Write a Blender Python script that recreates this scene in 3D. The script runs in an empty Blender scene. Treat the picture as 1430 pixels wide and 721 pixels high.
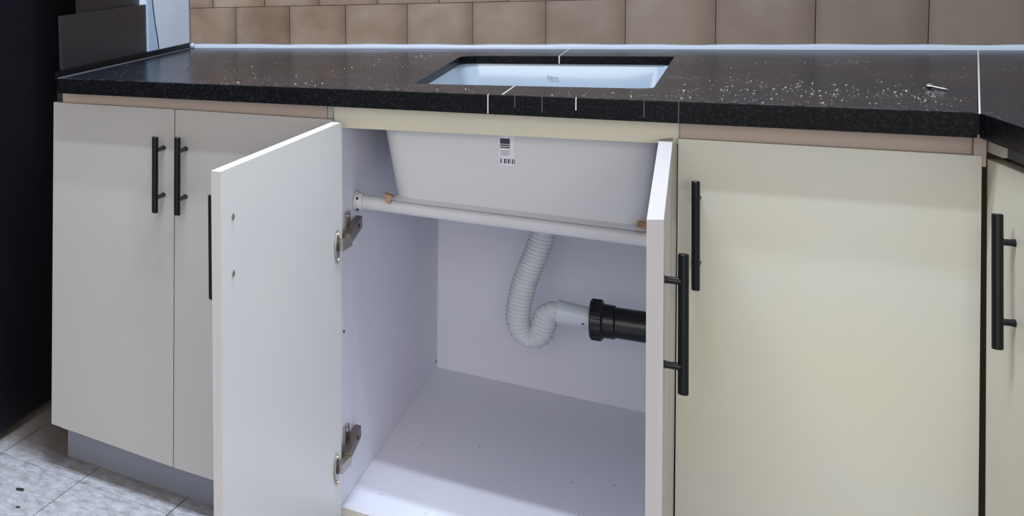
import bpy, bmesh, math, random
from mathutils import Vector, Matrix
random.seed(7)
S = bpy.context.scene
C = S.collection

# ------------------------------------------------------------------ camera
R3 = ((0.6862466223, 0.7251457947, -0.0568256091),
      (-0.0126479880, 0.0900095183, 0.9958605902),
      (-0.7272589647, 0.6826872367, -0.0709403632))
cam = bpy.data.cameras.new('camera'); camo = bpy.data.objects.new('camera', cam); C.objects.link(camo)
m = Matrix.Identity(4)
for i in range(3):
    m[i][0] = R3[0][i]; m[i][1] = R3[1][i]; m[i][2] = -R3[2][i]
m[0][3], m[1][3], m[2][3] = 0.616, -1.968, 1.121
camo.matrix_world = m
cam.sensor_width = 36; cam.sensor_fit = 'HORIZONTAL'
cam.lens = 1390.475 / 1430 * 36
cam.shift_x = (715 + 420.575) / 1430
cam.shift_y = -(360.5 - 65.496) / 1430
cam.clip_start = 0.02
S.camera = camo

# ------------------------------------------------------------------ light
w = bpy.data.worlds.new('world'); S.world = w; w.use_nodes = True
bg = w.node_tree.nodes['Background']; bg.inputs[0].default_value = (0.86, 0.92, 1.0, 1); bg.inputs[1].default_value = 0.46
def area(name, loc, size, sy, power, col, target):
    l = bpy.data.lights.new(name, 'AREA'); l.shape = 'RECTANGLE'; l.size = size; l.size_y = sy; l.energy = power; l.color = col
    o = bpy.data.objects.new(name, l); C.objects.link(o); o.location = loc
    o.rotation_euler = (Vector(target) - Vector(loc)).to_track_quat('-Z', 'Y').to_euler()
    return o
area('ceiling_lamp', (0.25, -0.56, 2.35), 0.7, 0.05, 21, (0.86, 0.96, 1.12), (0.25, -0.56, 0.5))
area('ceiling_lamp', (0.25, -0.32, 2.35), 0.7, 0.05, 21, (0.86, 0.96, 1.12), (0.25, -0.32, 0.5))
area('fill_light', (0.9, -3.3, 1.45), 2.0, 1.3, 46, (1.0, 0.97, 0.92), (0.4, 0, 0.5))  # added soft fill from behind the camera, brightens the cabinet interior
S.view_settings.view_transform = 'Standard'; S.view_settings.look = 'None'
S.view_settings.gamma = 1; S.view_settings.use_curve_mapping = False
S.view_settings.exposure = -0.10

# ------------------------------------------------------------------ materials
def lin(c):
    return tuple(((x / 255) / 12.92 if x <= 10 else ((x / 255 + .055) / 1.055) ** 2.4) for x in c) + (1,)
def mat(name, col, rough=.5, metal=0, spec=.5, vary=None, scale=6, bump=0, bscale=200, coat=0, objrand=0):
    M = bpy.data.materials.new(name); M.use_nodes = True
    n = M.node_tree.nodes; L = M.node_tree.links; b = n['Principled BSDF']
    b.inputs['Base Color'].default_value = lin(col); b.inputs['Roughness'].default_value = rough
    b.inputs['Metallic'].default_value = metal; b.inputs['Specular IOR Level'].default_value = spec
    b.inputs['Coat Weight'].default_value = coat
    tc = n.new('ShaderNodeTexCoord')
    out = None
    if vary:
        t = n.new('ShaderNodeTexNoise'); t.inputs['Scale'].default_value = scale; t.inputs['Detail'].default_value = 5
        L.new(tc.outputs['Object'], t.inputs['Vector'])
        r = n.new('ShaderNodeValToRGB'); r.color_ramp.elements[0].position = .35; r.color_ramp.elements[1].position = .65
        r.color_ramp.elements[0].color = lin(col); r.color_ramp.elements[1].color = lin(vary)
        L.new(t.outputs['Fac'], r.inputs['Fac']); out = r.outputs['Color']
        L.new(out, b.inputs['Base Color'])
    if objrand:
        oi = n.new('ShaderNodeObjectInfo'); hv = n.new('ShaderNodeHueSaturation')
        mr = n.new('ShaderNodeMapRange'); mr.inputs['To Min'].default_value = 1 - objrand; mr.inputs['To Max'].default_value = 1 + objrand
        L.new(oi.outputs['Random'], mr.inputs['Value']); L.new(mr.outputs['Result'], hv.inputs['Value'])
        if out: L.new(out, hv.inputs['Color'])
        else: hv.inputs['Color'].default_value = lin(col)
        L.new(hv.outputs['Color'], b.inputs['Base Color'])
    if bump:
        t2 = n.new('ShaderNodeTexNoise'); t2.inputs['Scale'].default_value = bscale; t2.inputs['Detail'].default_value = 3
        L.new(tc.outputs['Object'], t2.inputs['Vector'])
        bp = n.new('ShaderNodeBump'); bp.inputs['Strength'].default_value = bump; bp.inputs['Distance'].default_value = .002
        L.new(t2.outputs['Fac'], bp.inputs['Height']); L.new(bp.outputs['Normal'], b.inputs['Normal'])
    return M
CREAM = mat('cream_laminate', (186, 180, 175), .42, vary=(182, 177, 173), scale=2.5, bump=.03, bscale=500)
CREAM_Y = mat('yellowed_cream_laminate', (213, 206, 184), .42, vary=(207, 201, 184), scale=4)
CREAM_W = mat('warm_cream_laminate', (210, 205, 186), .42, vary=(207, 206, 197), scale=3, bump=.03, bscale=500)
EDGE = mat('pale_door_edge', (202, 196, 195), .45)
BAND = mat('beige_edge_band', (203, 194, 180), .5)
FASCIA = mat('beige_fascia', (186, 168, 156), .5, vary=(192, 174, 160), scale=5)
INNER = mat('white_melamine', (238, 240, 250), .5, vary=(240, 238, 249), scale=3, bump=.02, bscale=600)
DOOR_IN = mat('white_door_lining', (250, 249, 245), .45, vary=(246, 246, 244), scale=3)
TOE = mat('grey_toe_kick', (138, 140, 152), .4)
BLACK = mat('black_handle_metal', (14, 14, 17), .38, metal=.3, bump=.05, bscale=400)
BLACKP = mat('black_plastic', (16, 17, 23), .33)
PIPE = mat('white_pipe_plastic', (219, 227, 232), .35)
HOSE = mat('white_corrugated_plastic', (222, 222, 226), .42)
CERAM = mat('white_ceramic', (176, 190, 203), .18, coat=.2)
CERAM_RAW = mat('white_ceramic_underside', (212, 211, 213), .4, vary=(208, 208, 212), scale=4)
BARM = mat('painted_bar', (214, 213, 217), .4, vary=(208, 206, 208), scale=14)
WOOD = mat('raw_wood', (150, 112, 78), .7, vary=(190, 160, 130), scale=60)
NICKEL = mat('nickel', (190, 184, 174), .28, metal=1)
NICKD = mat('dark_nickel', (138, 130, 120), .35, metal=1)
DARK = mat('dark_gap', (34, 31, 29), .6)
SILI = mat('white_silicone', (176, 187, 200), .4)
JOINT = mat('pale_joint_filler', (200, 198, 192), .6)
JOINTD = mat('grey_joint_filler', (92, 92, 96), .6)
PLASTER = mat('white_plaster', (216, 222, 236), .7, vary=(208, 216, 232), scale=8, bump=.2, bscale=60)
GROUT = mat('tile_grout', (136, 114, 92), .8)
FGROUT = mat('floor_grout', (128, 122, 118), .9)
FRIDGE = mat('black_appliance', (19, 17, 25), .45)
PANELM = mat('charcoal_panel', (31, 31, 34), .38)
INK = mat('printed_ink', (52, 52, 66), .6)
INKL = mat('grey_ink', (128, 130, 138), .6)
PAPER = mat('sticker_paper', (222, 222, 228), .5)
CRUMB = mat('stone_crumb', (205, 200, 192), .8)

def tile_mat():
    M = mat('brown_wall_tile', (164, 128, 100), .38)
    n = M.node_tree.nodes; L = M.node_tree.links; b = n['Principled BSDF']
    tc = n.new('ShaderNodeTexCoord'); t = n.new('ShaderNodeTexNoise'); t.inputs['Scale'].default_value = 14; t.inputs['Detail'].default_value = 6
    L.new(tc.outputs['Object'], t.inputs['Vector'])
    r = n.new('ShaderNodeValToRGB'); e = r.color_ramp.elements
    e[0].position = .3; e[0].color = lin((124, 99, 81)); e[1].position = .72; e[1].color = lin((154, 136, 119))
    e2 = e.new(.5); e2.color = lin((139, 117, 99))
    L.new(t.outputs['Fac'], r.inputs['Fac'])
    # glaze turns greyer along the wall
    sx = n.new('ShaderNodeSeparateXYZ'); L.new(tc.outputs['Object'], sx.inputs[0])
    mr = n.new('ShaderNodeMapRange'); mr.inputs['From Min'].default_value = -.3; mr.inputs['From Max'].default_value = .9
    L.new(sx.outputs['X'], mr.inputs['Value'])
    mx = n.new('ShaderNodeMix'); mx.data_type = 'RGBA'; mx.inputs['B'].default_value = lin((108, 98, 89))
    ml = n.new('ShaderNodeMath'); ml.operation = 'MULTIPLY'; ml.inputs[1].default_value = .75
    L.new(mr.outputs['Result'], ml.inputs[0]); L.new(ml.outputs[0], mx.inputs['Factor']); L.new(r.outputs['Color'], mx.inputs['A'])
    oi = n.new('ShaderNodeObjectInfo'); hv = n.new('ShaderNodeHueSaturation')
    m2 = n.new('ShaderNodeMapRange'); m2.inputs['To Min'].default_value = .9; m2.inputs['To Max'].default_value = 1.1
    L.new(oi.outputs['Random'], m2.inputs['Value']); L.new(m2.outputs['Result'], hv.inputs['Value'])
    L.new(mx.outputs['Result'], hv.inputs['Color'])
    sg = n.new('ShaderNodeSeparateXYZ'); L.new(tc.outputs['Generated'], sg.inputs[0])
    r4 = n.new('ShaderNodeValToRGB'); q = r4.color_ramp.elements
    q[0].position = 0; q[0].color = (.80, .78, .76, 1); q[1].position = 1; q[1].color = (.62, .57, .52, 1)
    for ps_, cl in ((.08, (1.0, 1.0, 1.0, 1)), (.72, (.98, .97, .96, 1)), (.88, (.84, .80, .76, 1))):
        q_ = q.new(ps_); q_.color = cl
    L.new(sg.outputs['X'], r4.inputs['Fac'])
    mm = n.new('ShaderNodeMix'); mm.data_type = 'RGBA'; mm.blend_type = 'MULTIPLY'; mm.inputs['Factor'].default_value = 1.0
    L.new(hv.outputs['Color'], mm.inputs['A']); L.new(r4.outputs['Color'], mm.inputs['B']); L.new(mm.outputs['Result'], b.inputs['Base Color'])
    return M
TILE = tile_mat()

def granite(name, dust):
    M = mat(name, (18, 18, 22), .12, spec=.5)
    n = M.node_tree.nodes; L = M.node_tree.links; b = n['Principled BSDF']
    tc = n.new('ShaderNodeTexCoord')
    v = n.new('ShaderNodeTexVoronoi'); v.inputs['Scale'].default_value = 260; L.new(tc.outputs['Object'], v.inputs['Vector'])
    t = n.new('ShaderNodeTexNoise'); t.inputs['Scale'].default_value = 260; t.inputs['Detail'].default_value = 6; L.new(tc.outputs['Object'], t.inputs['Vector'])
    r = n.new('ShaderNodeValToRGB'); e = r.color_ramp.elements
    e[0].position = .48; e[0].color = lin((3, 3, 5)); e[1].position = .8; e[1].color = lin((34, 36, 43))
    L.new(t.outputs['Fac'], r.inputs['Fac'])
    col = r.outputs['Color']
    if dust:
        d = n.new('ShaderNodeTexNoise'); d.inputs['Scale'].default_value = 3.5; d.inputs['Detail'].default_value = 8; d.inputs['Roughness'].default_value = .7
        L.new(tc.outputs['Object'], d.inputs['Vector'])
        r2 = n.new('ShaderNodeValToRGB'); r2.color_ramp.elements[0].position = .35; r2.color_ramp.elements[1].position = .75
        r2.color_ramp.elements[0].color = (.22, .22, .22, 1); r2.color_ramp.elements[1].color = (.62, .62, .62, 1)
        L.new(d.outputs['Fac'], r2.inputs['Fac'])
        mx = n.new('ShaderNodeMix'); mx.data_type = 'RGBA'; mx.inputs['B'].default_value = lin((38, 44, 58)); b.inputs['Specular IOR Level'].default_value = .15
        L.new(r2.outputs['Color'], mx.inputs['Factor']); L.new(col, mx.inputs['A'])
        # pale grit speckles
        s = n.new('ShaderNodeTexNoise'); s.inputs['Scale'].default_value = 330; s.inputs['Detail'].default_value = 2; L.new(tc.outputs['Object'], s.inputs['Vector'])
        p = n.new('ShaderNodeTexNoise'); p.inputs['Scale'].default_value = 9; p.inputs['Detail'].default_value = 3; L.new(tc.outputs['Object'], p.inputs['Vector'])
        ad = n.new('ShaderNodeMath'); ad.operation = 'MULTIPLY_ADD'; ad.inputs[1].default_value = .45; L.new(p.outputs['Fac'], ad.inputs[0]); L.new(s.outputs['Fac'], ad.inputs[2])
        r3 = n.new('ShaderNodeValToRGB'); r3.color_ramp.elements[0].position = .93; r3.color_ramp.elements[1].position = 1.0
        L.new(ad.outputs[0], r3.inputs['Fac'])
        m2 = n.new('ShaderNodeMix'); m2.data_type = 'RGBA'; m2.inputs['B'].default_value = lin((165, 158, 152))
        L.new(r3.outputs['Color'], m2.inputs['Factor']); L.new(mx.outputs['Result'], m2.inputs['A'])
        col = m2.outputs['Result']
        mr = n.new('ShaderNodeMapRange'); mr.inputs['To Min'].default_value = .12; mr.inputs['To Max'].default_value = .36
        L.new(d.outputs['Fac'], mr.inputs['Value']); L.new(mr.outputs['Result'], b.inputs['Roughness'])
    else:
        b.inputs['Roughness'].default_value = .42; b.inputs['Specular IOR Level'].default_value = .12
    L.new(col, b.inputs['Base Color'])
    return M
GR_TOP = granite('dusty_black_granite', True)
GR = granite('black_granite', False)

def floor_mat():
    M = mat('terrazzo_tile', (196, 198, 203), .4)
    n = M.node_tree.nodes; L = M.node_tree.links; b = n['Principled BSDF']
    tc = n.new('ShaderNodeTexCoord')
    t = n.new('ShaderNodeTexNoise'); t.inputs['Scale'].default_value = 45; t.inputs['Detail'].default_value = 8; t.inputs['Roughness'].default_value = .75; L.new(tc.outputs['Object'], t.inputs['Vector'])
    r = n.new('ShaderNodeValToRGB'); e = r.color_ramp.elements
    e[0].position = .32; e[0].color = lin((140, 140, 142)); e[1].position = .62; e[1].color = lin((214, 215, 222))
    e2 = e.new(.46); e2.color = lin((186, 186, 190))
    L.new(t.outputs['Fac'], r.inputs['Fac'])
    # brown dirt that has gathered along the plinth
    sx = n.new('ShaderNodeSeparateXYZ'); L.new(tc.outputs['Object'], sx.inputs[0])
    nz = n.new('ShaderNodeTexNoise'); nz.inputs['Scale'].default_value = 16; nz.inputs['Detail'].default_value = 6; L.new(tc.outputs['Object'], nz.inputs['Vector'])
    ma = n.new('ShaderNodeMath'); ma.operation = 'MULTIPLY_ADD'; ma.inputs[1].default_value = .10; L.new(nz.outputs['Fac'], ma.inputs[0]); L.new(sx.outputs['Y'], ma.inputs[2])
    mr = n.new('ShaderNodeMapRange'); mr.inputs['From Min'].default_value = .055; mr.inputs['From Max'].default_value = .135; mr.inputs['To Max'].default_value = .75
    L.new(ma.outputs[0], mr.inputs['Value'])
    mx = n.new('ShaderNodeMix'); mx.data_type = 'RGBA'; mx.inputs['B'].default_value = lin((124, 108, 94))
    L.new(mr.outputs['Result'], mx.inputs['Factor']); L.new(r.outputs['Color'], mx.inputs['A'])
    L.new(mx.outputs['Result'], b.inputs['Base Color'])
    return M
TERR = floor_mat()

# ------------------------------------------------------------------ helpers
def link(name, me, mats, parent=None):
    o = bpy.data.objects.new(name, me); C.objects.link(o)
    for M in (mats if isinstance(mats, (list, tuple)) else [mats]): me.materials.append(M)
    if parent: o.parent = parent
    return o
def finish(name, bm, mats, parent=None, bevel=0, smooth=False, seg=2):
    if bevel:
        es = [e for e in bm.edges if len(e.link_faces) == 2 and e.calc_face_angle(0) > .5]
        bmesh.ops.bevel(bm, geom=es, offset=bevel, segments=seg, affect='EDGES', profile=.5)
    bmesh.ops.recalc_face_normals(bm, faces=bm.faces)
    me = bpy.data.meshes.new(name); bm.to_mesh(me); bm.free()
    if smooth:
        for p in me.polygons: p.use_smooth = True
        try: me.set_sharp_from_angle(angle=math.radians(40))
        except Exception: pass
    return link(name, me, mats, parent)
def hexa(bm, c, mi=0):            # bottom four corners, then top four
    v = [bm.verts.new(p) for p in c]
    for f in ((3, 2, 1, 0), (4, 5, 6, 7), (0, 1, 5, 4), (1, 2, 6, 5), (2, 3, 7, 6), (3, 0, 4, 7)):
        bm.faces.new([v[i] for i in f]).material_index = mi
def hx(name, c, mats, parent=None, bevel=.0008):
    bm = bmesh.new(); hexa(bm, c); return finish(name, bm, mats, parent, bevel)
def warp(x, z):                   # the run of cabinets stands slightly out of plumb
    return x + (z - .81) / .71 * (.0157 - .0329 * x)
def corners(x0, x1, y0, y1, z0, z1, wf=warp):
    return [(wf(x0, z0), y0, z0), (wf(x1, z0), y0, z0), (wf(x1, z0), y1, z0), (wf(x0, z0), y1, z0),
            (wf(x0, z1), y0, z1), (wf(x1, z1), y0, z1), (wf(x1, z1), y1, z1), (wf(x0, z1), y1, z1)]
def box(name, x0, x1, y0, y1, z0, z1, mats, parent=None, bevel=.0008, wf=None):
    return hx(name, corners(x0, x1, y0, y1, z0, z1, wf or (lambda x, z: x)), mats, parent, bevel)
def prism(name, poly, z0, z1, mats, parent=None, bevel=0, topmat=None):
    bm = bmesh.new()
    a = [bm.verts.new((p[0], p[1], z0)) for p in poly]; b = [bm.verts.new((p[0], p[1], z1)) for p in poly]
    bm.faces.new(list(reversed(a))); f = bm.faces.new(b)
    if topmat: f.material_index = 1
    n = len(poly)
    for i in range(n): bm.faces.new((a[i], a[(i + 1) % n], b[(i + 1) % n], b[i]))
    return finish(name, bm, mats, parent, bevel)
def tube(bm, pts, rad, seg=20, cap=True):
    pts = [Vector(p) for p in pts]; n = len(pts)
    rad = rad if isinstance(rad, (list, tuple)) else [rad] * n
    T = []
    for i in range(n):
        d = pts[min(i + 1, n - 1)] - pts[max(i - 1, 0)]
        T.append(d.normalized() if d.length > 1e-9 else T[-1])
    u = T[0].orthogonal().normalized(); rings = []
    for i in range(n):
        u = (u - T[i] * u.dot(T[i])).normalized(); v = T[i].cross(u)
        rings.append([bm.verts.new(pts[i] + (u * math.cos(2 * math.pi * k / seg) + v * math.sin(2 * math.pi * k / seg)) * rad[i]) for k in range(seg)])
    for i in range(n - 1):
        for k in range(seg):
            bm.faces.new((rings[i][k], rings[i][(k + 1) % seg], rings[i + 1][(k + 1) % seg], rings[i + 1][k]))
    if cap:
        bm.faces.new(list(reversed(rings[0]))); bm.faces.new(rings[-1])
def tubeobj(name, pts, rad, mats, parent=None, seg=20, bevel=0):
    bm = bmesh.new(); tube(bm, pts, rad, seg); return finish(name, bm, mats, parent, bevel, smooth=True)
def profile(p0, p1, prof):        # radii along an axis: [(t in metres, r)]
    p0, p1 = Vector(p0), Vector(p1); d = (p1 - p0).normalized()
    return [p0 + d * t for t, r in prof], [r for t, r in prof]
def thing(name, label, cat, loc=(0, 0, 0), group=None):
    o = bpy.data.objects.new(name, None); C.objects.link(o); o.location = loc; o.empty_display_size = .05
    o['label'] = label; o['category'] = cat
    if group: o['group'] = group
    return o
def tag(o, label, cat, group=None):
    o['label'] = label; o['category'] = cat
    if group: o['group'] = group
    return o
def pfix(o):                      # children are modelled in world coordinates
    bpy.context.view_layer.update()
    for ch in o.children: ch.matrix_parent_inverse = o.matrix_world.inverted()
def struct(o): o['kind'] = 'structure'; return o

# ------------------------------------------------------------------ room
A = Vector((-.3626, .6633, 0)); ANG = .114669
WT = Vector((math.cos(ANG), math.sin(ANG), 0)); WN = Vector((-math.sin(ANG), math.cos(ANG), 0))
def wp(t, d, z): p = A + WT * t + WN * d; return (p.x, p.y, z)
def wallbox(name, t0, t1, d0, d1, z0, z1, mats, parent=None, bevel=0):
    return hx(name, [wp(t0, d0, z0), wp(t1, d0, z0), wp(t1, d1, z0), wp(t0, d1, z0), wp(t0, d0, z1), wp(t1, d0, z1), wp(t1, d1, z1), wp(t0, d1, z1)], mats, parent, bevel)
wall = struct(wallbox('wall_back', -1.2, 2.3, .008, .12, 0, 1.9, GROUT))
ts = [-.0035, .1014, .217, .3301, .447, .5628, .6836, .8056, .9334, 1.0627, 1.1968, 1.328]
while ts[-1] < 2.1: ts.append(ts[-1] + .132)
us = [-.0035, .0516, .165, .278, .3915, .505, .623, .744, .869, .998, 1.13, 1.262]
while us[-1] < 2.1: us.append(us[-1] + .132)
z = .8765
for row in range(8):
    js = ts if row % 2 == 0 else us
    h = .0925
    for a, b in zip(js[:-1], js[1:]):
        pr = random.uniform(-.0006, .0008)
        o = wallbox('wall_tile', a + .0006, b - .0006, -pr, .0085, z + .0008, z + h - .0008, TILE, wall, bevel=.0012)
    z += h
# silicone bead in the corner between worktop and tiles
bm = bmesh.new()
n = 60; rings = []
for i in range(n + 1):
    t = -.004 + (1.9) * i / n
    hh = .0095 + .0006 * math.sin(i * 1.7) + .0005 * math.sin(i * .6)
    dd = .0065 + .0007 * math.sin(i * 2.3)
    rings.append([bm.verts.new(wp(t, -dd * math.cos(a), .8682 + hh * math.sin(a))) for a in (0, .35, .7, 1.05, 1.4, 1.57)] + [bm.verts.new(wp(t, .002, .8682))])
for r0, r1 in zip(rings[:-1], rings[1:]):
    for k in range(7): bm.faces.new((r0[k], r0[(k + 1) % 7], r1[(k + 1) % 7], r1[k]))
bm.faces.new(rings[0]); bm.faces.new(list(reversed(rings[-1])))
bmesh.ops.create_uvsphere(bm, u_segments=14, v_segments=8, radius=.0075, matrix=Matrix.Translation(wp(.002, -.004, .874)))
struct(finish('trim_1', bm, SILI, None, 0, True))
# floor
fl = struct(box('floor', -1.9, 2.4, -2.9, 1.0, -.03, -.004, FGROUT, bevel=0))
fa = -.045; ca, sa = math.cos(fa), math.sin(fa)
def fpt(u, v): return (-.3605 + u * ca - v * sa, -.012 + u * sa + v * ca)
proto = None
for i in range(-7, 14):
    for j in range(-12, 3):
        u0, v0 = i * .1875, j * .245
        cx, cy = fpt(u0 + .094, v0 + .1225)
        if cy > .55 or (cx > -.42 and cy > .22): continue
        p = [fpt(u0 + .0012, v0 + .0012), fpt(u0 + .1863, v0 + .0012), fpt(u0 + .1863, v0 + .2438), fpt(u0 + .0012, v0 + .2438)]
        prism('floor_tile', p, -.006, random.uniform(-.0006, 0), TERR, fl)
# short pier of wall at the left end of the worktop
struct(hx('wall_left', [(-.47, .4215, 0), (-.3750, .4215, 0), (-.3705, .664, 0), (-.47, .652, 0),
                 (-.47, .4215, 1.9), (-.3720, .4215, 1.9), (-.3655, .666, 1.9), (-.47, .654, 1.9)], PLASTER, None, .001))
# granite upstand strip along the left end
struct(hx('trim_2', [(-.3745, -.034, .8682), (-.3690, -.034, .8682), (-.3640, .475, .8682), (-.4150, .475, .8682),
              (-.3745, -.034, .8805), (-.3690, -.034, .8805), (-.3640, .475, .8815), (-.4150, .475, .8815)], GR, None, .0006))
struct(hx('trim_4', [(-.3700, .4755, .8682), (-.3640, .4755, .8682), (-.3630, .662, .8682), (-.3702, .662, .8682),
              (-.3700, .4755, .8815), (-.3640, .4755, .8815), (-.3630, .662, .8815), (-.3702, .662, .8815)], GR, None, .0004))
struct(hx('trim_3', [(-.3692, -.035, .8678), (-.3668, -.035, .8678), (-.3618, .657, .8678), (-.3645, .657, .8678),
              (-.3692, -.035, .8696), (-.3676, -.035, .8696), (-.3626, .657, .8696), (-.3645, .657, .8696)], JOINTD, None, 0))

# ------------------------------------------------------------------ refrigerator and panels on the left
fr = thing('refrigerator', 'tall black refrigerator left of the cabinets, mostly out of frame', 'refrigerator', (-.9, .25, 0))
box('body', -1.2, -.572, -.10, .60, .025, 1.75, FRIDGE, fr, .006)
box('door', -1.2, -.570, -.155, -.106, .03, 1.1, FRIDGE, fr, .008)
box('door', -1.2, -.570, -.155, -.106, 1.108, 1.75, FRIDGE, fr, .008)
for x in (-1.15, -.63):
    for y in (-.05, .55): tubeobj('foot', [(x, y, 0), (x, y, .027)], .018, BLACKP, fr)
pfix(fr)
tag(hx('side_panel', [(-.384, .005, .8815), (-.3765, .005, .8815), (-.3735, .4164, .8815), (-.384, .4164, .8815),
               (-.384, .005, .9945), (-.3765, .005, .9945), (-.3735, .4175, .9935), (-.384, .4175, .9935)], PANELM, None, .0008),
    'charcoal panel standing on edge along the left end of the worktop', 'panel')
tag(box('tall_panel', -.401, -.389, .12, .4185, .8818, 1.75, FRIDGE),
    'tall near-black panel rising behind the lower charcoal panel at the worktop end', 'panel')
for (y0, z0, y1, z1) in ((.4775, .8825, .4690, .915), (.4690, .915, .4600, .940), (.4600, .940, .4480, .990), (.4480, .990, .4400, 1.05)):
    hx('crack', [(-.3745, y0 - .0016, z0), (-.3690, y0 - .0016, z0), (-.3690, y0 + .0016, z0), (-.3745, y0 + .0016, z0),
                 (-.3745, y1 - .0022, z1), (-.3690, y1 - .0022, z1), (-.3690, y1 + .0022, z1), (-.3745, y1 + .0022, z1)], DARK, bpy.data.objects['wall_left'], 0)
tag(hx('filler_board', [(-.3740, .4190, .8820), (-.3700, .4190, .8820), (-.3700, .4755, .8820), (-.3740, .4755, .8820),
               (-.3720, .4190, 1.03), (-.3700, .4190, 1.03), (-.3700, .4400, 1.03), (-.3720, .4400, 1.03)], mat('pale_blue_board', (176, 198, 222), .6), None, .0006),
    'narrow pale blue wedge of board between the charcoal panel and the white wall', 'board')

# ------------------------------------------------------------------ handles
def handle(face_c, normal, up, parent, length=.1535, stand=.04, r=.0057, gap=.0935, name='handle'):
    n = Vector(normal).normalized(); u = Vector(up).normalized(); c = Vector(face_c)
    bm = bmesh.new(); b = c + n * stand
    e = .0008
    tube(bm, [b - u * length / 2, b - u * (length / 2 - e), b + u * (length / 2 - e), b + u * length / 2], [r - e, r, r, r - e], 24)
    for s in (-1, 1):
        q = c + u * s * gap / 2
        tube(bm, [q, q + n * .0015, q + n * .0016, q + n * stand], [.0046, .0046, .0040, .0040], 16)
    return finish(name, bm, BLACK, parent, 0, True)

# ------------------------------------------------------------------ two-door cabinet, left
G = thing('base_cabinet', 'two-door cream cabinet with closed doors, left of the open sink cabinet', 'cabinet', (-.15, .3, 0))
hx('side_panel', [(-.4238, .016, .112), (-.4115, .016, .112), (-.4115, .41, .112), (-.4238, .41, .112), (-.3955, .016, .836), (-.383, .016, .836), (-.383, .41, .836), (-.3955, .41, .836)], [CREAM], G)
hx('side_panel', [(.094, .016, .1), (.1035, .016, .1), (.1035, .41, .1), (.094, .41, .1), (.104, .016, .836), (.1125, .016, .836), (.1125, .41, .836), (.104, .41, .836)], [CREAM], G)
hx('bottom_panel', [(-.412, .017, .092), (.094, .017, .089), (.094, .41, .089), (-.412, .41, .092), (-.412, .017, .106), (.094, .017, .103), (.094, .41, .103), (-.412, .41, .106)], CREAM, G)
hx('fascia', [(-.3835, .0135, .80), (.1035, .0135, .80), (.1035, .0155, .80), (-.3835, .0155, .80), (-.3835, .0135, .8365), (.1035, .0135, .8365), (.1035, .0155, .8365), (-.3835, .0155, .8365)], FASCIA, G, 0)
hx('fascia', [(-.3952, .0125, .80), (-.3837, .0125, .80), (-.3837, .0155, .80), (-.3952, .0155, .80), (-.3952, .0125, .8365), (-.3837, .0125, .8365), (-.3837, .0155, .8365), (-.3952, .0155, .8365)], DARK, G, 0)
d1 = hx('door', [(-.4259, 0, .1035), (-.1696, 0, .0899), (-.1696, .0122, .0899), (-.4259, .0122, .1035), (-.3972, 0, .8126), (-.1507, 0, .8119), (-.1507, .0122, .8119), (-.3972, .0122, .8126)], CREAM, G)
d2 = hx('door', [(-.1680, 0, .0899), (.1045, 0, .0860), (.1045, .0122, .0860), (-.1680, .0122, .0899), (-.1490, 0, .8119), (.1150, 0, .8098), (.1150, .0122, .8098), (-.1490, .0122, .8119)], CREAM, G)
handle((-.1741, 0, .6885), (0, -1, 0), (.0040, 0, .147), d1, length=.149, stand=.040)
handle((-.1327, 0, .6900), (0, -1, 0), (.0040, 0, .148), d2, length=.150, stand=.040)
hx('toe_kick', [(-.4296, .0771, 0), (.11, .056, 0), (.11, .068, 0), (-.4296, .0891, 0), (-.4255, .0741, .0905), (.112, .053, .0865), (.112, .065, .0865), (-.4255, .0861, .0905)], TOE, G)
hx('toe_kick', [(-.4296, .0891, 0), (-.4180, .0891, 0), (-.4180, .41, 0), (-.4296, .41, 0), (-.4255, .0861, .0905), (-.4140, .0861, .0905), (-.4140, .41, .0905), (-.4255, .41, .0905)], TOE, G)
pfix(G)

# ------------------------------------------------------------------ sink cabinet
K = thing('sink_cabinet', 'open cream sink cabinet with white interior, two doors swung wide', 'cabinet', (.33, .3, 0))
def banded(name, c, parent):      # front face carries the beige edge band
    bm = bmesh.new(); hexa(bm, c)
    for f in bm.faces:
        f.normal_update()
        if f.calc_center_median().y < min(p[1] for p in c) + .004: f.material_index = 1
    bmesh.ops.recalc_face_normals(bm, faces=bm.faces)
    return finish(name, bm, [INNER, BAND], parent, 0)
banded('side_panel', [(.1050, .018, .086), (.1160, .018, .086), (.1330, .71, .086), (.1205, .71, .086),
                      (.1135, .018, .837), (.1256, .018, .837), (.1415, .71, .837), (.1300, .71, .837)], K)
banded('side_panel', [(.5325, .018, .086), (.5430, .018, .086), (.5430, .73, .086), (.5325, .73, .086),
                      (.5315, .018, .837), (.5420, .018, .837), (.5420, .73, .837), (.5315, .73, .837)], K)
banded('bottom_panel', [(.1161, .018, .0880), (.5324, .018, .0840), (.5324, .71, .1200), (.1333, .71, .1290),
                        (.1164, .018, .1040), (.5324, .018, .1005), (.5324, .71, .1365), (.1336, .71, .1463)], K)
hx('back_panel', [(.1300, .7105, .10), (.5324, .7105, .10), (.5324, .7170, .10), (.1300, .7130, .10), (.1300, .7105, .836), (.5314, .7105, .836), (.5314, .7170, .836), (.1300, .7130, .836)], INNER, K, 0)
hx('front_rail', [(.1140, .0125, .7942), (.5435, .0125, .8010), (.5435, .0175, .8010), (.1140, .0175, .7942), (.1140, .0125, .8370), (.5435, .0125, .8370), (.5435, .0175, .8370), (.1140, .0175, .8370)], CREAM_Y, K, .0005)
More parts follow.
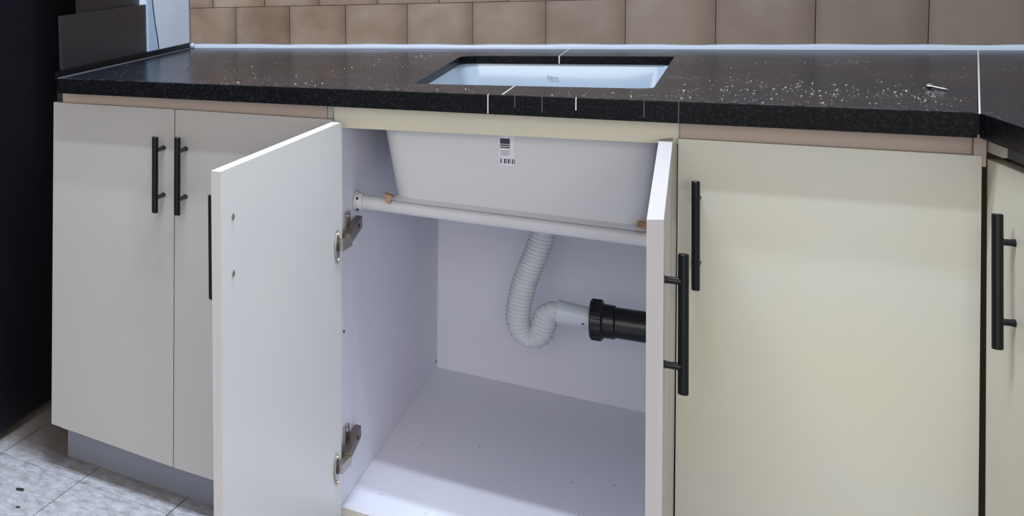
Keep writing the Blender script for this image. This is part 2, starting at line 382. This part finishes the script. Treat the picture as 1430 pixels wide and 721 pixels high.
# left door, swung open, its inner face to the viewer
def opendoor(name, hin, hout, fin, fout, zt, zb, lean, mats):
    b = lambda p, q: (p[0] - lean, p[1], zb)
    c = [b(fout, 0), b(fin, 0), b(hin, 0), b(hout, 0)] + [(p[0], p[1], zt) for p in (fout, fin, hin, hout)]
    return c
c = opendoor('', (.1340, -.0177), (.1215, -.0172), (.1115, -.5193), (.0990, -.5187), .810, .088, .0085, 0)
bm = bmesh.new(); hexa(bm, c)
bm.faces.ensure_lookup_table()
for f in (bm.faces[2], bm.faces[5]): f.material_index = 1      # free edge and outer face
ld = finish('door', bm, [DOOR_IN, EDGE], K, .0007)
hn = Vector((-1, .045, 0))
handle((.0975, -.4750, .6880), hn, (.0018, 0, .148), ld, length=.1535, stand=.0150, r=.0050)
for zz in (.7385, .6560):
    px = .1130 - (.81 - zz) / .72 * .0085
    tubeobj('handle_screw', [(px - .001, -.4790, zz), (px + .0012, -.4790, zz), (px + .0022, -.4790, zz)], [.0050, .0050, .0028], NICKEL, ld, 16)
# right door, seen edge-on
c = [(.5425 + .0015, -.5500, .088), (.5550 + .0015, -.5430, .088), (.5390, .0060, .088), (.5255, -.0050, .088),
     (.5410, -.5515, .810), (.5536, -.5431, .810), (.5378, .0100, .810), (.5242, -.0100, .810)]
bm = bmesh.new(); hexa(bm, c)
rd = finish('door', bm, [EDGE], K, .0007)
handle((.5522, -.5000, .6882), (1, .03, 0), (-.0012, 0, .153), rd, length=.1545, stand=.0155, gap=.094, r=.0043)
# hinges of the left door
def hinge(zc, dz_panel):
    h = bpy.data.objects.new('hinge', None); C.objects.link(h); h.parent = K; h.empty_display_size = .02
    xd = .1340 - (.81 - zc) / .72 * .0085 - .0006      # door inner face
    xp = .1250 - (.80 - zc) / .696 * .0087             # panel inner face near the front
    # plate with cup screwed on the door
    bm = bmesh.new()
    y0 = -.047; pts = []
    for k in range(24):
        a = 2 * math.pi * k / 24
        y = math.cos(a) * .0115; z_ = math.sin(a) * .029
        if abs(z_) > .016: y *= .62
        pts.append((y, z_))
    A0 = [bm.verts.new((xd, y0 + p[0], zc + p[1])) for p in pts]; B0 = [bm.verts.new((xd + .0022, y0 + p[0], zc + p[1])) for p in pts]
    bm.faces.new(A0); bm.faces.new(B0)
    for k in range(24): bm.faces.new((A0[k], A0[(k + 1) % 24], B0[(k + 1) % 24], B0[k]))
    finish('cup_plate', bm, NICKEL, h)
    bm = bmesh.new(); tube(bm, [(xd + .0015, y0 + .001, zc), (xd + .0032, y0 + .001, zc)], [.0088, .0084], 20)
    finish('cup', bm, DARK, h)
    for s in (-1, 1):
        bm = bmesh.new(); tube(bm, [(xd + .001, y0, zc + s * .0225), (xd + .0042, y0, zc + s * .0225)], [.0035, .0026], 12)
        finish('screw', bm, NICKEL, h, 0, True)
    # knuckle link
    hx('link', [(xd + .002, -.046, zc - .007), (xd + .009, -.046, zc - .007), (xp + .020, .002, zc - .007), (xp + .010, .004, zc - .007),
                (xd + .002, -.046, zc + .009), (xd + .009, -.046, zc + .009), (xp + .020, .002, zc + .009), (xp + .010, .004, zc + .009)], NICKEL, h, .001)
    # arm on the side panel
    zp = zc + dz_panel
    hx('arm', [(xp + .006, -.004, zp - .017), (xp + .0185, -.004, zp - .017), (xp + .0125, .098, zp - .009), (xp + .004, .098, zp - .009),
               (xp + .006, -.004, zp + .001), (xp + .0185, -.004, zp + .001), (xp + .0125, .098, zp + .012), (xp + .004, .098, zp + .012)], NICKD, h, .002)
    # cross-shaped mounting plate
    bm = bmesh.new()
    zl = lambda y: xp + (y - .018) * .0225
    hexa(bm, [(zl(.028), .028, zp - .022), (zl(.028) + .004, .028, zp - .022), (zl(.055) + .004, .055, zp - .022), (zl(.055), .055, zp - .022),
              (zl(.028), .028, zp + .030), (zl(.028) + .004, .028, zp + .030), (zl(.055) + .004, .055, zp + .030), (zl(.055), .055, zp + .030)])
    finish('mounting_plate', bm, NICKEL, h, .0015)
    for q, zz in ((.041, zp + .023), (.041, zp - .016)):
        bm = bmesh.new(); tube(bm, [(xp + .003, q, zz), (xp + .0062, q, zz)], [.0045, .0032], 12)
        finish('screw', bm, NICKEL, h, 0, True)
    bm = bmesh.new(); tube(bm, [(xp + .010, .066, zp + .0015), (xp + .0155, .066, zp + .0015)], [.0045, .0040], 12)
    finish('adjusting_screw', bm, DARK, h, 0, True)
hinge(.598, .012); hinge(.2030, .015)
# shelf-pin holes and specks as small sunk plugs
for (x, y, z_) in ((.1205, .031, .4245), (.1338, .700, .163), (.1165, .0255, .1700)):
    tubeobj('pin_hole', [(x - .002, y, z_), (x + .0012, y, z_)], .0028, DARK, K, 10)
pfix(K)

# ------------------------------------------------------------------ right cabinet
Q = thing('base_cabinet', 'single-door cream cabinet right of the open sink cabinet, black bar handle at its left', 'cabinet', (.68, .3, 0))
box('side_panel', .5437, .554, .016, .66, .09, .836, CREAM, Q, .0005, wf=warp)
box('side_panel', .797, .808, .016, .66, .09, .836, CREAM, Q, .0005, wf=warp)
box('bottom_panel', .554, .797, .017, .66, .09, .104, CREAM, Q, .0005, wf=warp)
hx('fascia', [(.5452, .0132, .80), (.8030, .0132, .80), (.8030, .0155, .80), (.5452, .0155, .80), (.5452, .0132, .8372), (.8030, .0132, .8372), (.8030, .0155, .8372), (.5452, .0155, .8372)], FASCIA, Q, .0003)
dr = box('door', .5436, .8099, 0, .0122, .088, .8107, CREAM_W, Q, .0008, wf=warp)
handle((.5636, 0, .6818), (0, -1, 0), (-.0014, 0, .152), dr, length=.1545, stand=.040, r=.0043)
box('toe_kick', .544, .82, .056, .068, 0, .088, TOE, Q, .0005)
pfix(Q)

# ------------------------------------------------------------------ cabinet of the return on the right
D = Vector((.17, -.985, 0)).normalized(); NN = Vector((.985, .17, 0)).normalized(); P0 = Vector((.815, 0, 0))
def lp(s, d, z): p = P0 + D * s + NN * d; return (p.x, p.y, z)
def lbox(name, s0, s1, d0, d1, z0, z1, mats, parent, bevel=.0006, lean=0):
    f = lambda s, z: s + (.807 - z) * lean
    return hx(name, [lp(f(s0, z0), d0, z0), lp(s1, d0, z0), lp(s1, d1, z0), lp(f(s0, z0), d1, z0), lp(f(s0, z1), d0, z1), lp(s1, d0, z1), lp(s1, d1, z1), lp(f(s0, z1), d1, z1)], mats, parent, bevel)
U = thing('corner_cabinet', 'cream cabinet of the return run at the right edge, facing left', 'cabinet', (.9, -.3, 0))
dc = lbox('door', -.0030, .46, 0, .0125, .088, .8070, CREAM_Y, U, .0008, lean=.068)
lbox('door_edge', -.0040, .46, .0126, .016, .088, .8150, DARK, U, 0, lean=.068)
lbox('top_rail', -.002, .46, .0126, .030, .8155, .8370, DARK, U, 0)
lbox('side_panel', .03, .042, .0165, .5, .088, .80, CREAM, U)
lbox('side_panel', .45, .462, .0165, .5, .088, .836, CREAM, U)
lbox('bottom_panel', .042, .45, .0165, .5, .088, .10, CREAM, U)
lbox('corner_post', -.0055, .0370, .0005, .0160, .8155, .8368, BAND, U)
lbox('recess_panel', .0375, .46, .0040, .0120, .8155, .8368, mat('slate_panel', (50, 50, 58), .5), U)
lbox('toe_kick', .06, .46, .05, .06, 0, .088, TOE, U)
handle(lp(.0825, 0, .6755), -NN, D * .013 + Vector((0, 0, -.157)), dc, length=.160, stand=.0130, r=.0045, gap=.094)
pfix(U)
tag(hx('filler_strip', [(.8040, .0030, .797), (.8136, .0030, .797), (.8140, .014, .797), (.8040, .014, .797), (.8040, .0030, .8372), (.8136, .0030, .8372), (.8140, .014, .8372), (.8040, .014, .8372)], FASCIA, None, .0003),
    'short beige filler strip under the worktop at the inner corner', 'filler strip')

# ------------------------------------------------------------------ worktop
ZT, ZB, ZS = .868, .8378, .8520
W = thing('worktop', 'long dusty black granite worktop with the sink cut-out', 'worktop', (.2, .3, .8378))
def arc(cx, cy, r, a0, a1, n=6): return [(cx + r * math.cos(math.radians(a0 + (a1 - a0) * i / n)), cy + r * math.sin(math.radians(a0 + (a1 - a0) * i / n))) for i in range(n + 1)]
def rounded(c, r, n=6):           # rounded quadrilateral
    out = []; rs = r if isinstance(r, (list, tuple)) else [r] * 4
    for i in range(4):
        r = rs[i]; p = Vector(c[i]); a = (Vector(c[i - 1]) - p).normalized(); b = (Vector(c[(i + 1) % 4]) - p).normalized()
        for k in range(n + 1):
            t = k / n
            q = (p + a * r) * (1 - t) ** 2 + p * 2 * t * (1 - t) + (p + b * r) * t ** 2
            out.append((q.x, q.y))
    return out
FL_, BL_, BR_, FR_ = (.2178, .0748), (.2035, .5685), (.5145, .6166), (.5116, .1096)
hole = rounded([FL_, FR_, BR_, BL_], [.010, .022, .006, .034])   # starts by the front-left corner, runs counter-clockwise
SX = .3503; SXB = .3535
def lerp(a, b, x): t = (x - a[0]) / (b[0] - a[0]); return (x, a[1] + (b[1] - a[1]) * t)
fseam = lerp(FL_, FR_, SX); bseam = lerp(BL_, BR_, SXB)
FY = lambda x: -.0285 + (x + .37) * .003
wl = lambda x: A.y + (x - A.x) * math.tan(ANG)
left = [(-.3674, FY(-.3674)), (SX - .0008, FY(SX)), (SX - .0008, fseam[1])]
right = [(SX + .0008, FY(SX)), (.8030, FY(.803)), (.8806, wl(.8806)), (SXB + .0008, wl(SXB)), (SXB + .0008, bseam[1])]
hl = [p for p in hole if p[0] < SX - .002]; hr = [p for p in hole if p[0] > SX + .002]
# hole order: FL corner, FR corner, BR corner, BL corner
flc = hole[0:7]; frc = hole[7:14]; brc = hole[14:21]; blc = hole[21:28]
left += list(reversed(flc)) + list(reversed(blc)) + [(SXB - .0008, bseam[1]), (SXB - .0008, wl(SXB)), (-.3626, wl(-.3626))]
right += list(reversed(brc)) + list(reversed(frc)) + [(SX + .0008, fseam[1])]
prism('granite_slab', left, ZS + .0004, ZT, [GR, GR_TOP], W, 0, topmat=1)
prism('granite_slab', right, ZS + .0004, ZT, [GR, GR_TOP], W, 0, topmat=1)
prism('slab_joint', [(SX - .0009, FY(SX)), (SX + .0009, FY(SX)), (SX + .0009, fseam[1]), (SX - .0009, fseam[1])], ZS + .001, ZT + .0003, JOINT, W)
prism('slab_joint', [(SXB - .0009, bseam[1]), (SXB + .0009, bseam[1]), (SXB + .0009, wl(SXB)), (SXB - .0009, wl(SXB))], ZS + .001, ZT + .0003, JOINT, W)
ex = [-.3686, .3340, .3665, .3985, .4368, .5098, .5449, .8030]
jm = [JOINT, JOINTD, JOINTD, JOINT, JOINTD, JOINTD]
for i, (a, b) in enumerate(zip(ex[:-1], ex[1:])):
    f = random.uniform(0, .0005)
    hx('edge_strip', [(a + .0003, FY(a) - .0085 - f, ZB), (b - .0003, FY(b) - .0085 - f, ZB), (b - .0003, FY(b) - .0002, ZB), (a + .0003, FY(a) - .0002, ZB),
                      (a + .0003, FY(a) - .0085 - f, ZT - .0002), (b - .0003, FY(b) - .0085 - f, ZT - .0002), (b - .0003, FY(b) - .0002, ZT - .0002), (a + .0003, FY(a) - .0002, ZT - .0002)], [GR], W, .0006)
    if i < 6:
        ww = .0006 if jm[i] is JOINT else .0003
        z0 = ZB + (.001 if i in (0, 5) else .006 + .006 * (i % 2))
        hx('strip_joint', [(b - ww, FY(b) - .0093, z0), (b + ww, FY(b) - .0093, z0), (b + ww, FY(b), z0), (b - ww, FY(b), z0),
                           (b - ww, FY(b) - .0093, ZT + .0002), (b + ww, FY(b) - .0093, ZT + .0002), (b + ww, FY(b), ZT + .0002), (b - ww, FY(b), ZT + .0002)], jm[i], W, 0)
hx('backing_strip', [(-.3674, -.0284, ZB), (.8030, -.0250, ZB), (.8030, .0120, ZB), (-.3674, .0120, ZB), (-.3674, -.0284, ZS), (.8030, -.0250, ZS), (.8030, .0120, ZS), (-.3674, .0120, ZS)], GR, W, 0)
# pale chipped line along the front arris
bm = bmesh.new()
x = -.36
while x < .80:
    L_ = random.uniform(.004, .02); 
    y = FY(x) - .0004
    hexa(bm, [(x, y - .0007, ZT - .0006), (x + L_, y - .0007, ZT - .0006), (x + L_, y + .0002, ZT - .0006), (x, y + .0002, ZT - .0006),
              (x, y - .0007, ZT + .0002), (x + L_, y - .0007, ZT + .0002), (x + L_, y + .0002, ZT + .0002), (x, y + .0002, ZT + .0002)])
    x += L_ + random.uniform(.0005, .012 if x > .2 else .03)
gl = finish('glue_line', bm, JOINTD, W); gl['kind'] = 'stuff'
prism('corner_joint', [(.8031, FY(.803) - .009), (.8046, FY(.803) - .009), (.8824, wl(.882)), (.8807, wl(.8807))], ZT - .0008, ZT + .0004, JOINT, W)
pfix(W)
R_ = thing('worktop', 'black granite worktop of the return run at the right edge, past the pale joint line', 'worktop', (1.1, 0, .8378))
dd = Vector((.8244 - .8036, -.1408 + .02)).normalized()
e0 = Vector((.8047, FY(.803) - .009)); e1 = e0 + dd * 1.05
prism('granite_slab', [tuple(e0), tuple(e1), (1.62, e1.y + .1), (1.62, wl(1.62)), (.8826, wl(.8826))], ZB, ZT, [GR, GR_TOP], R_, .0008, topmat=1)
pfix(R_)

# ------------------------------------------------------------------ sink
SK = thing('sink', 'white undermount ceramic sink set in the black worktop', 'sink', (.35, .33, .66))
def loop(bm, c, r, z, n=6): return [bm.verts.new((p[0], p[1], z)) for p in rounded(c, r, n)]
def inset(c, d):                  # grow (+) or shrink (-) a quadrilateral
    m_ = Vector((sum(p[0] for p in c) / 4, sum(p[1] for p in c) / 4)); o = []
    for p in c: o.append((p[0] + math.copysign(d, p[0] - m_.x), p[1] + math.copysign(d, p[1] - m_.y)))
    return o
OUT_T = [(.1690, .0560), (.5230, .0600), (.5240, .655), (.1700, .630)]
OUT_B = [(.1880, .0760), (.5080, .0820), (.5080, .635), (.1900, .610)]
HOLE = [FL_, FR_, BR_, BL_]
bm = bmesh.new()
bi = [( .228, .112), (.503, .128), (.503, .598), (.222, .566)]
L0 = [loop(bm, inset(OUT_B, -.008), .02, .6625), loop(bm, OUT_B, .03, .6690), loop(bm, OUT_T, .026, .8370), loop(bm, OUT_T, .026, .8516), ]
L1 = [loop(bm, inset(HOLE, .004), [.012, .045, .02, .034], .8516), loop(bm, inset(HOLE, .003), [.014, .05, .03, .036], .846), loop(bm, bi, .045, .71), loop(bm, inset(bi, -.012), .045, .690), loop(bm, inset(bi, -.035), .045, .684)]
for l_ in L0[:2]:
    for v_ in l_: v_.co.z -= .0265 * (v_.co.x - .188)
for seq in (L0, L1):
    for a, b in zip(seq[:-1], seq[1:]):
        for k in range(len(a)): bm.faces.new((a[k], a[(k + 1) % len(a)], b[(k + 1) % len(b)], b[k]))
a, b = L0[-1], L1[0]
for k in range(len(a)): bm.faces.new((a[k], a[(k + 1) % len(a)], b[(k + 1) % len(b)], b[k]))
fb = bm.faces.new(list(reversed(L0[0]))); bm.faces.new(L1[-1])
bm.faces.ensure_lookup_table(); nn_ = len(L0[0])
for i, f in enumerate(bm.faces):
    f.material_index = 1 if i < nn_ * 3 or f is fb else 0
finish('basin', bm, [CERAM, CERAM_RAW], SK, 0, True)
tubeobj('drain', [(.345, .47, .6835), (.345, .47, .6865)], [.042, .040], NICKEL, SK, 28)
tubeobj('drain_outlet', [(.345, .478, .6585), (.345, .478, .610), (.345, .478, .609), (.345, .478, .590)], [.036, .034, .025, .025], PIPE, SK, 28)
# barcode sticker on the front of the basin
def skp(x, z, off):               # point on the front face of the basin
    zb_ = .669 - .0265 * (x - .188); t = (z - zb_) / (.837 - zb_)
    y = (.0760 + (x - .188) * .019) * (1 - t) + (.0560 + (x - .169) * .0113) * t
    return (x, y - off, z)
def patch(name, x0, x1, z0, z1, off, mats, parent):
    th = .00025
    return hx(name, [skp(x0, z0, off + th), skp(x1, z0, off + th), skp(x1, z0, off - th * .5), skp(x0, z0, off - th * .5), skp(x0, z1, off + th), skp(x1, z1, off + th), skp(x1, z1, off - th * .5), skp(x0, z1, off - th * .5)], mats, parent, 0)
stk = patch('sticker', .3335, .3530, .7400, .7950, .0004, PAPER, SK)
def bars(name, items, mats):
    bm = bmesh.new()
    for x0, x1, z0, z1 in items:
        hexa(bm, [skp(x0, z0, .0009), skp(x1, z0, .0009), skp(x1, z0, .0006), skp(x0, z0, .0006), skp(x0, z1, .0009), skp(x1, z1, .0009), skp(x1, z1, .0006), skp(x0, z1, .0006)])
    finish(name, bm, mats, stk)
bars('printed_lines', [(.3350, .3475, .7690, .7712), (.3350, .3475, .7725, .7748), (.3350, .3475, .7758, .7850)], INK)
bars('printed_text', [(.3355, .3465, .7635, .7645), (.3355, .3455, .7610, .7618), (.3355, .3475, .7588, .7596), (.3355, .3440, .7566, .7574)], INKL)
bb = []; x = .3350
for wd, gp in ((.0016, .0030), (.0020, .0010), (.0008, .0012), (.0018, .0010), (.0007, .0016), (.0016, .0012), (.0008, .0008)):
    bb.append((x, x + wd, .7432, .7512)); x += wd + gp
bars('barcode', bb, INK)
# faint maker's mark inside on the back wall
cu = bpy.data.curves.new('mark', 'FONT'); cu.body = 'Teco'; cu.size = .0085; cu.extrude = .0002; cu.align_x = 'CENTER'
to = bpy.data.objects.new('mark', cu); C.objects.link(to); bpy.context.view_layer.update()
me = bpy.data.meshes.new_from_object(to); bpy.data.objects.remove(to)
mk = link('maker_mark', me, mat('mark_ink', (96, 112, 126), .5), SK)
a_ = math.atan2(.598 - .566, .503 - .222)
def backy(x, z):
    t = (z - .71) / .136
    b0 = .566 + (x - .222) * (.598 - .566) / (.503 - .222); b1 = (.5685 + .003) + (x - .2035) * (.6166 - .5685) / (.311)
    return b0 * (1 - t) + b1 * t
mk.matrix_basis = Matrix.Translation((.3440, backy(.344, .823) - .0040, .8230)) @ Matrix.Rotation(a_, 4, 'Z') @ Matrix.Rotation(math.radians(88), 4, 'X')
pfix(SK)

# ------------------------------------------------------------------ support bar with wooden wedges
B_ = thing('support_bar', 'white painted bar across the cabinet carrying the front of the sink', 'bar', (.32, .1, .64))
b0 = Vector((.1250, .098, .6480)); b1 = Vector((.5318, .098, .6375))
bm = bmesh.new(); n = 14; R1 = .0128
tube(bm, [b0, b1], R1, 28); finish('rod', bm, BARM, B_, 0, True)
d_ = (b1 - b0).normalized()
for p, s in ((b0, 1), (b1, -1)):
    pts, rr = profile(p, p + d_ * s, [(.0005, .0185), (.0040, .0185), (.0048, .0170), (.0120, .0158), (.0125, .0130)])
    bm = bmesh.new(); tube(bm, pts, rr, 28); finish('end_flange', bm, BARM, B_, 0, True)
for p in ((.1303, .0850, .6560), (.1303, .0860, .6355)):
    tubeobj('flange_screw', [Vector(p), Vector(p) + Vector((.0008, -.0035, 0))], [.0025, .0018], DARK, B_, 10)
pfix(B_)
def wedge(x, lab, fl, dz=0):
    bm = bmesh.new(); wd = .006 if fl > 0 else .010
    y0, y1, z0, z1 = .0790, .0935, .6585 + dz, .6705 + dz
    hexa(bm, [(x, y0 + .002, z0 - .005), (x + wd, y0, z0 - .005), (x + wd, y1, z0 - .003), (x, y1, z0 - .003), (x - .003 * fl, y0, z1), (x + wd + .002, y0 + .003, z1 - .003), (x + wd + .002, y1, z1 - .003), (x - .003 * fl, y1, z1)])
    return tag(finish('wooden_wedge', bm, WOOD, None, .0012), lab, 'wedge')
wedge(.1755, 'small splintered wood wedge on the white bar by the left corner of the sink', 1)
wedge(.4950, 'small brown wood wedge on the white bar beside the open right door', -1, -.0030)

# ------------------------------------------------------------------ drain hose, pipe
HS = thing('drain_hose', 'white corrugated drain hose bent into a trap below the sink', 'hose', (.32, .48, .32))
raw = [(.3450, .480, .604), (.3445, .48, .575), (.3432, .48, .5424), (.3359, .48, .5090), (.3253, .48, .4719), (.3140, .48, .4300), (.3070, .48, .3899), (.3050, .48, .3579), (.3105, .48, .3360), (.3235, .48, .3250), (.3375, .48, .3355), (.3437, .48, .3580), (.3490, .48, .3770), (.3610, .48, .3875), (.3700, .48, .3885)]
P_ = [Vector(p) for p in raw]
def catmull(P, step):
    out = []
    for i in range(len(P) - 1):
        p0 = P[max(i - 1, 0)]; p1 = P[i]; p2 = P[i + 1]; p3 = P[min(i + 2, len(P) - 1)]
        for k in range(30):
            t = k / 30
            out.append(.5 * ((2 * p1) + (p2 - p0) * t + (2 * p0 - 5 * p1 + 4 * p2 - p3) * t * t + (3 * p1 - p0 - 3 * p2 + p3) * t ** 3))
    out.append(P[-1]); res = [out[0]]; acc = 0; last = out[0]
    for q in out[1:]:
        d = (q - last).length
        while acc + d >= step and d > 0:
            f = (step - acc) / d; last = last + (q - last) * f; res.append(last.copy()); d = (q - last).length; acc = 0
        acc += d; last = q
    return res
pts = catmull(P_, .0013)
rad = [.0182 + .0009 * (1 if (i % 6) < 3 else -1) for i in range(len(pts))]
bm = bmesh.new(); tube(bm, pts, rad, 28); finish('corrugated_tube', bm, HOSE, HS, 0, True)
ax0 = Vector((.3630, .48, .3882)); ax1 = Vector((.4180, .48, .3838))
ps, rr = profile(ax0, ax1, [(0, .0185), (.001, .0222), (.006, .0226), (.012, .0218), (.03, .0208), (.056, .0200)])
bm = bmesh.new(); tube(bm, ps, rr, 32); finish('sleeve', bm, PIPE, HS, 0, True)
tubeobj('vent_speck', [(.4025, .4595, .3770), (.4025, .4580, .3770)], .0016, DARK, HS, 8)
pfix(HS)
DP = thing('drain_pipe', 'black plastic waste pipe with ribbed coupling at the right inside the cabinet', 'pipe', (.47, .48, .38))
ax = (Vector((.5310, .48, .3842)) - Vector((.4120, .48, .3834)))
ps, rr = profile(Vector((.4110, .48, .3834)), Vector((.5310, .48, .3842)), [(0, .0215), (.0005, .0355), (.002, .0372), (.0165, .0372), (.0185, .0355), (.019, .0318), (.034, .0312), (.035, .0300), (.036, .0288)])
bm = bmesh.new(); tube(bm, ps, rr, 40); finish('coupling', bm, BLACKP, DP, 0, True)
bm = bmesh.new()
q0 = Vector((.412, .48, .3834))
for k in range(20):               # grip ribs on the coupling nut
    a = 2 * math.pi * k / 20
    c_ = Vector((0, math.cos(a), math.sin(a))) * .0374
    tube(bm, [q0 + c_ + Vector((.0015, 0, 0)), q0 + c_ + Vector((.0155, 0, 0))], .0013, 6)
finish('grip_ribs', bm, BLACKP, DP)
bm = bmesh.new(); tube(bm, [(.4450, .48, .3836), (.5318, .48, .3842)], .0285, 36); finish('pipe', bm, BLACKP, DP, 0, True)
pfix(DP)

# ------------------------------------------------------------------ small things
sc = thing('screw', 'short steel screw lying on the black worktop near the right corner joint', 'screw', (.79, .198, .868))
h0 = Vector((.7830, .2085, .8721)); h1 = Vector((.7985, .1865, .8698)); d_ = (h1 - h0).normalized(); Ls = (h1 - h0).length
ps, rr = profile(h0, h1, [(0, .0028), (.0007, .0040), (.0016, .0040), (.0026, .0018), (.003, .0015)])
bm = bmesh.new(); tube(bm, ps, rr, 16); finish('head', bm, NICKEL, sc, 0, True)
prof = []; t = .0028
while t < Ls - .003: prof.append((t, .0014 if len(prof) % 2 else .0018)); t += .0009
prof.append((Ls, .0003))
ps, rr = profile(h0, h1, prof); bm = bmesh.new(); tube(bm, ps, rr, 12); finish('shank', bm, NICKEL, sc)
pfix(sc)

def chip(bm, x, y, z, s):
    M_ = Matrix.Translation((x, y, z + s * .35)) @ Matrix.Rotation(random.uniform(0, 6.28), 4, Vector((random.random(), random.random(), random.random() + .1)).normalized()) @ Matrix.Diagonal((s * random.uniform(.6, 1.5), s * random.uniform(.5, 1), s * random.uniform(.35, .6), 1))
    r = bmesh.ops.create_icosphere(bm, subdivisions=1, radius=.8, matrix=M_)
bm = bmesh.new()
def inhole(x, y): return .19 < x < .53 and .06 < y < .64
for (cx, cy, rx, ry, nn) in ((.03, .12, .22, .10, 44), (-.2, .2, .12, .15, 16), (.12, .35, .07, .15, 34), (.58, .12, .06, .10, 60), (.64, .16, .07, .13, 60), (.70, .12, .07, .12, 80),
                             (.765, .10, .03, .10, 60), (.2, .0, .4, .03, 40), (.62, .40, .14, .2, 30), (.08, .03, .2, .03, 26), (.14, .55, .06, .06, 26), (.6, .02, .2, .03, 50)):
    for k in range(nn):
        x = random.gauss(cx, rx * .6); y = random.gauss(cy, ry * .6)
        if inhole(x, y) or y < -.025 or y > wl(x) - .02 or x < -.355 or x > .80: continue
        s = random.choice((.0005, .0006, .0007, .0008, .0010, .0015))
        chip(bm, x, y, ZT, s)
o = finish('stone_crumbs', bm, CRUMB); o['kind'] = 'stuff'; tag(o, 'pale stone crumbs and dust scattered over the black worktop', 'crumbs')
def scrap(name, x, y, s, lab):
    bm = bmesh.new()
    bmesh.ops.create_icosphere(bm, subdivisions=2, radius=1, matrix=Matrix.Translation((x, y, s * .3)) @ Matrix.Rotation(.6, 4, 'Z') @ Matrix.Diagonal((s * 1.5, s * .7, s * .3, 1)))
    for v in bm.verts: v.co += Vector((random.uniform(-1, 1), random.uniform(-1, 1), random.uniform(0, 1))) * s * .08
    tag(finish(name, bm, DARK), lab, 'debris')
scrap('floor_chip', -.4362, -.1244, .0062, 'larger black chip lying on the pale floor tile left of the cabinets')
scrap('floor_chip', -.4061, -.1879, .0033, 'tiny dark chip on the floor at the bottom edge, nearer the viewer')
bm = bmesh.new()
for (x, y) in ((.26, .38, ), (.40, .33), (.455, .36), (.20, .20), (.16, .10), (.23, .08), (.18, .33), (.34, .42), (.42, .22)):
    zz = .104 + (y - .018) * .0612 - (x - .116) * .0085 - .001
    chip(bm, x, y, zz + .0006, .0015)
o = finish('sawdust_specks', bm, DARK); o['kind'] = 'stuff'; tag(o, 'tiny dark specks on the white cabinet floor', 'specks')
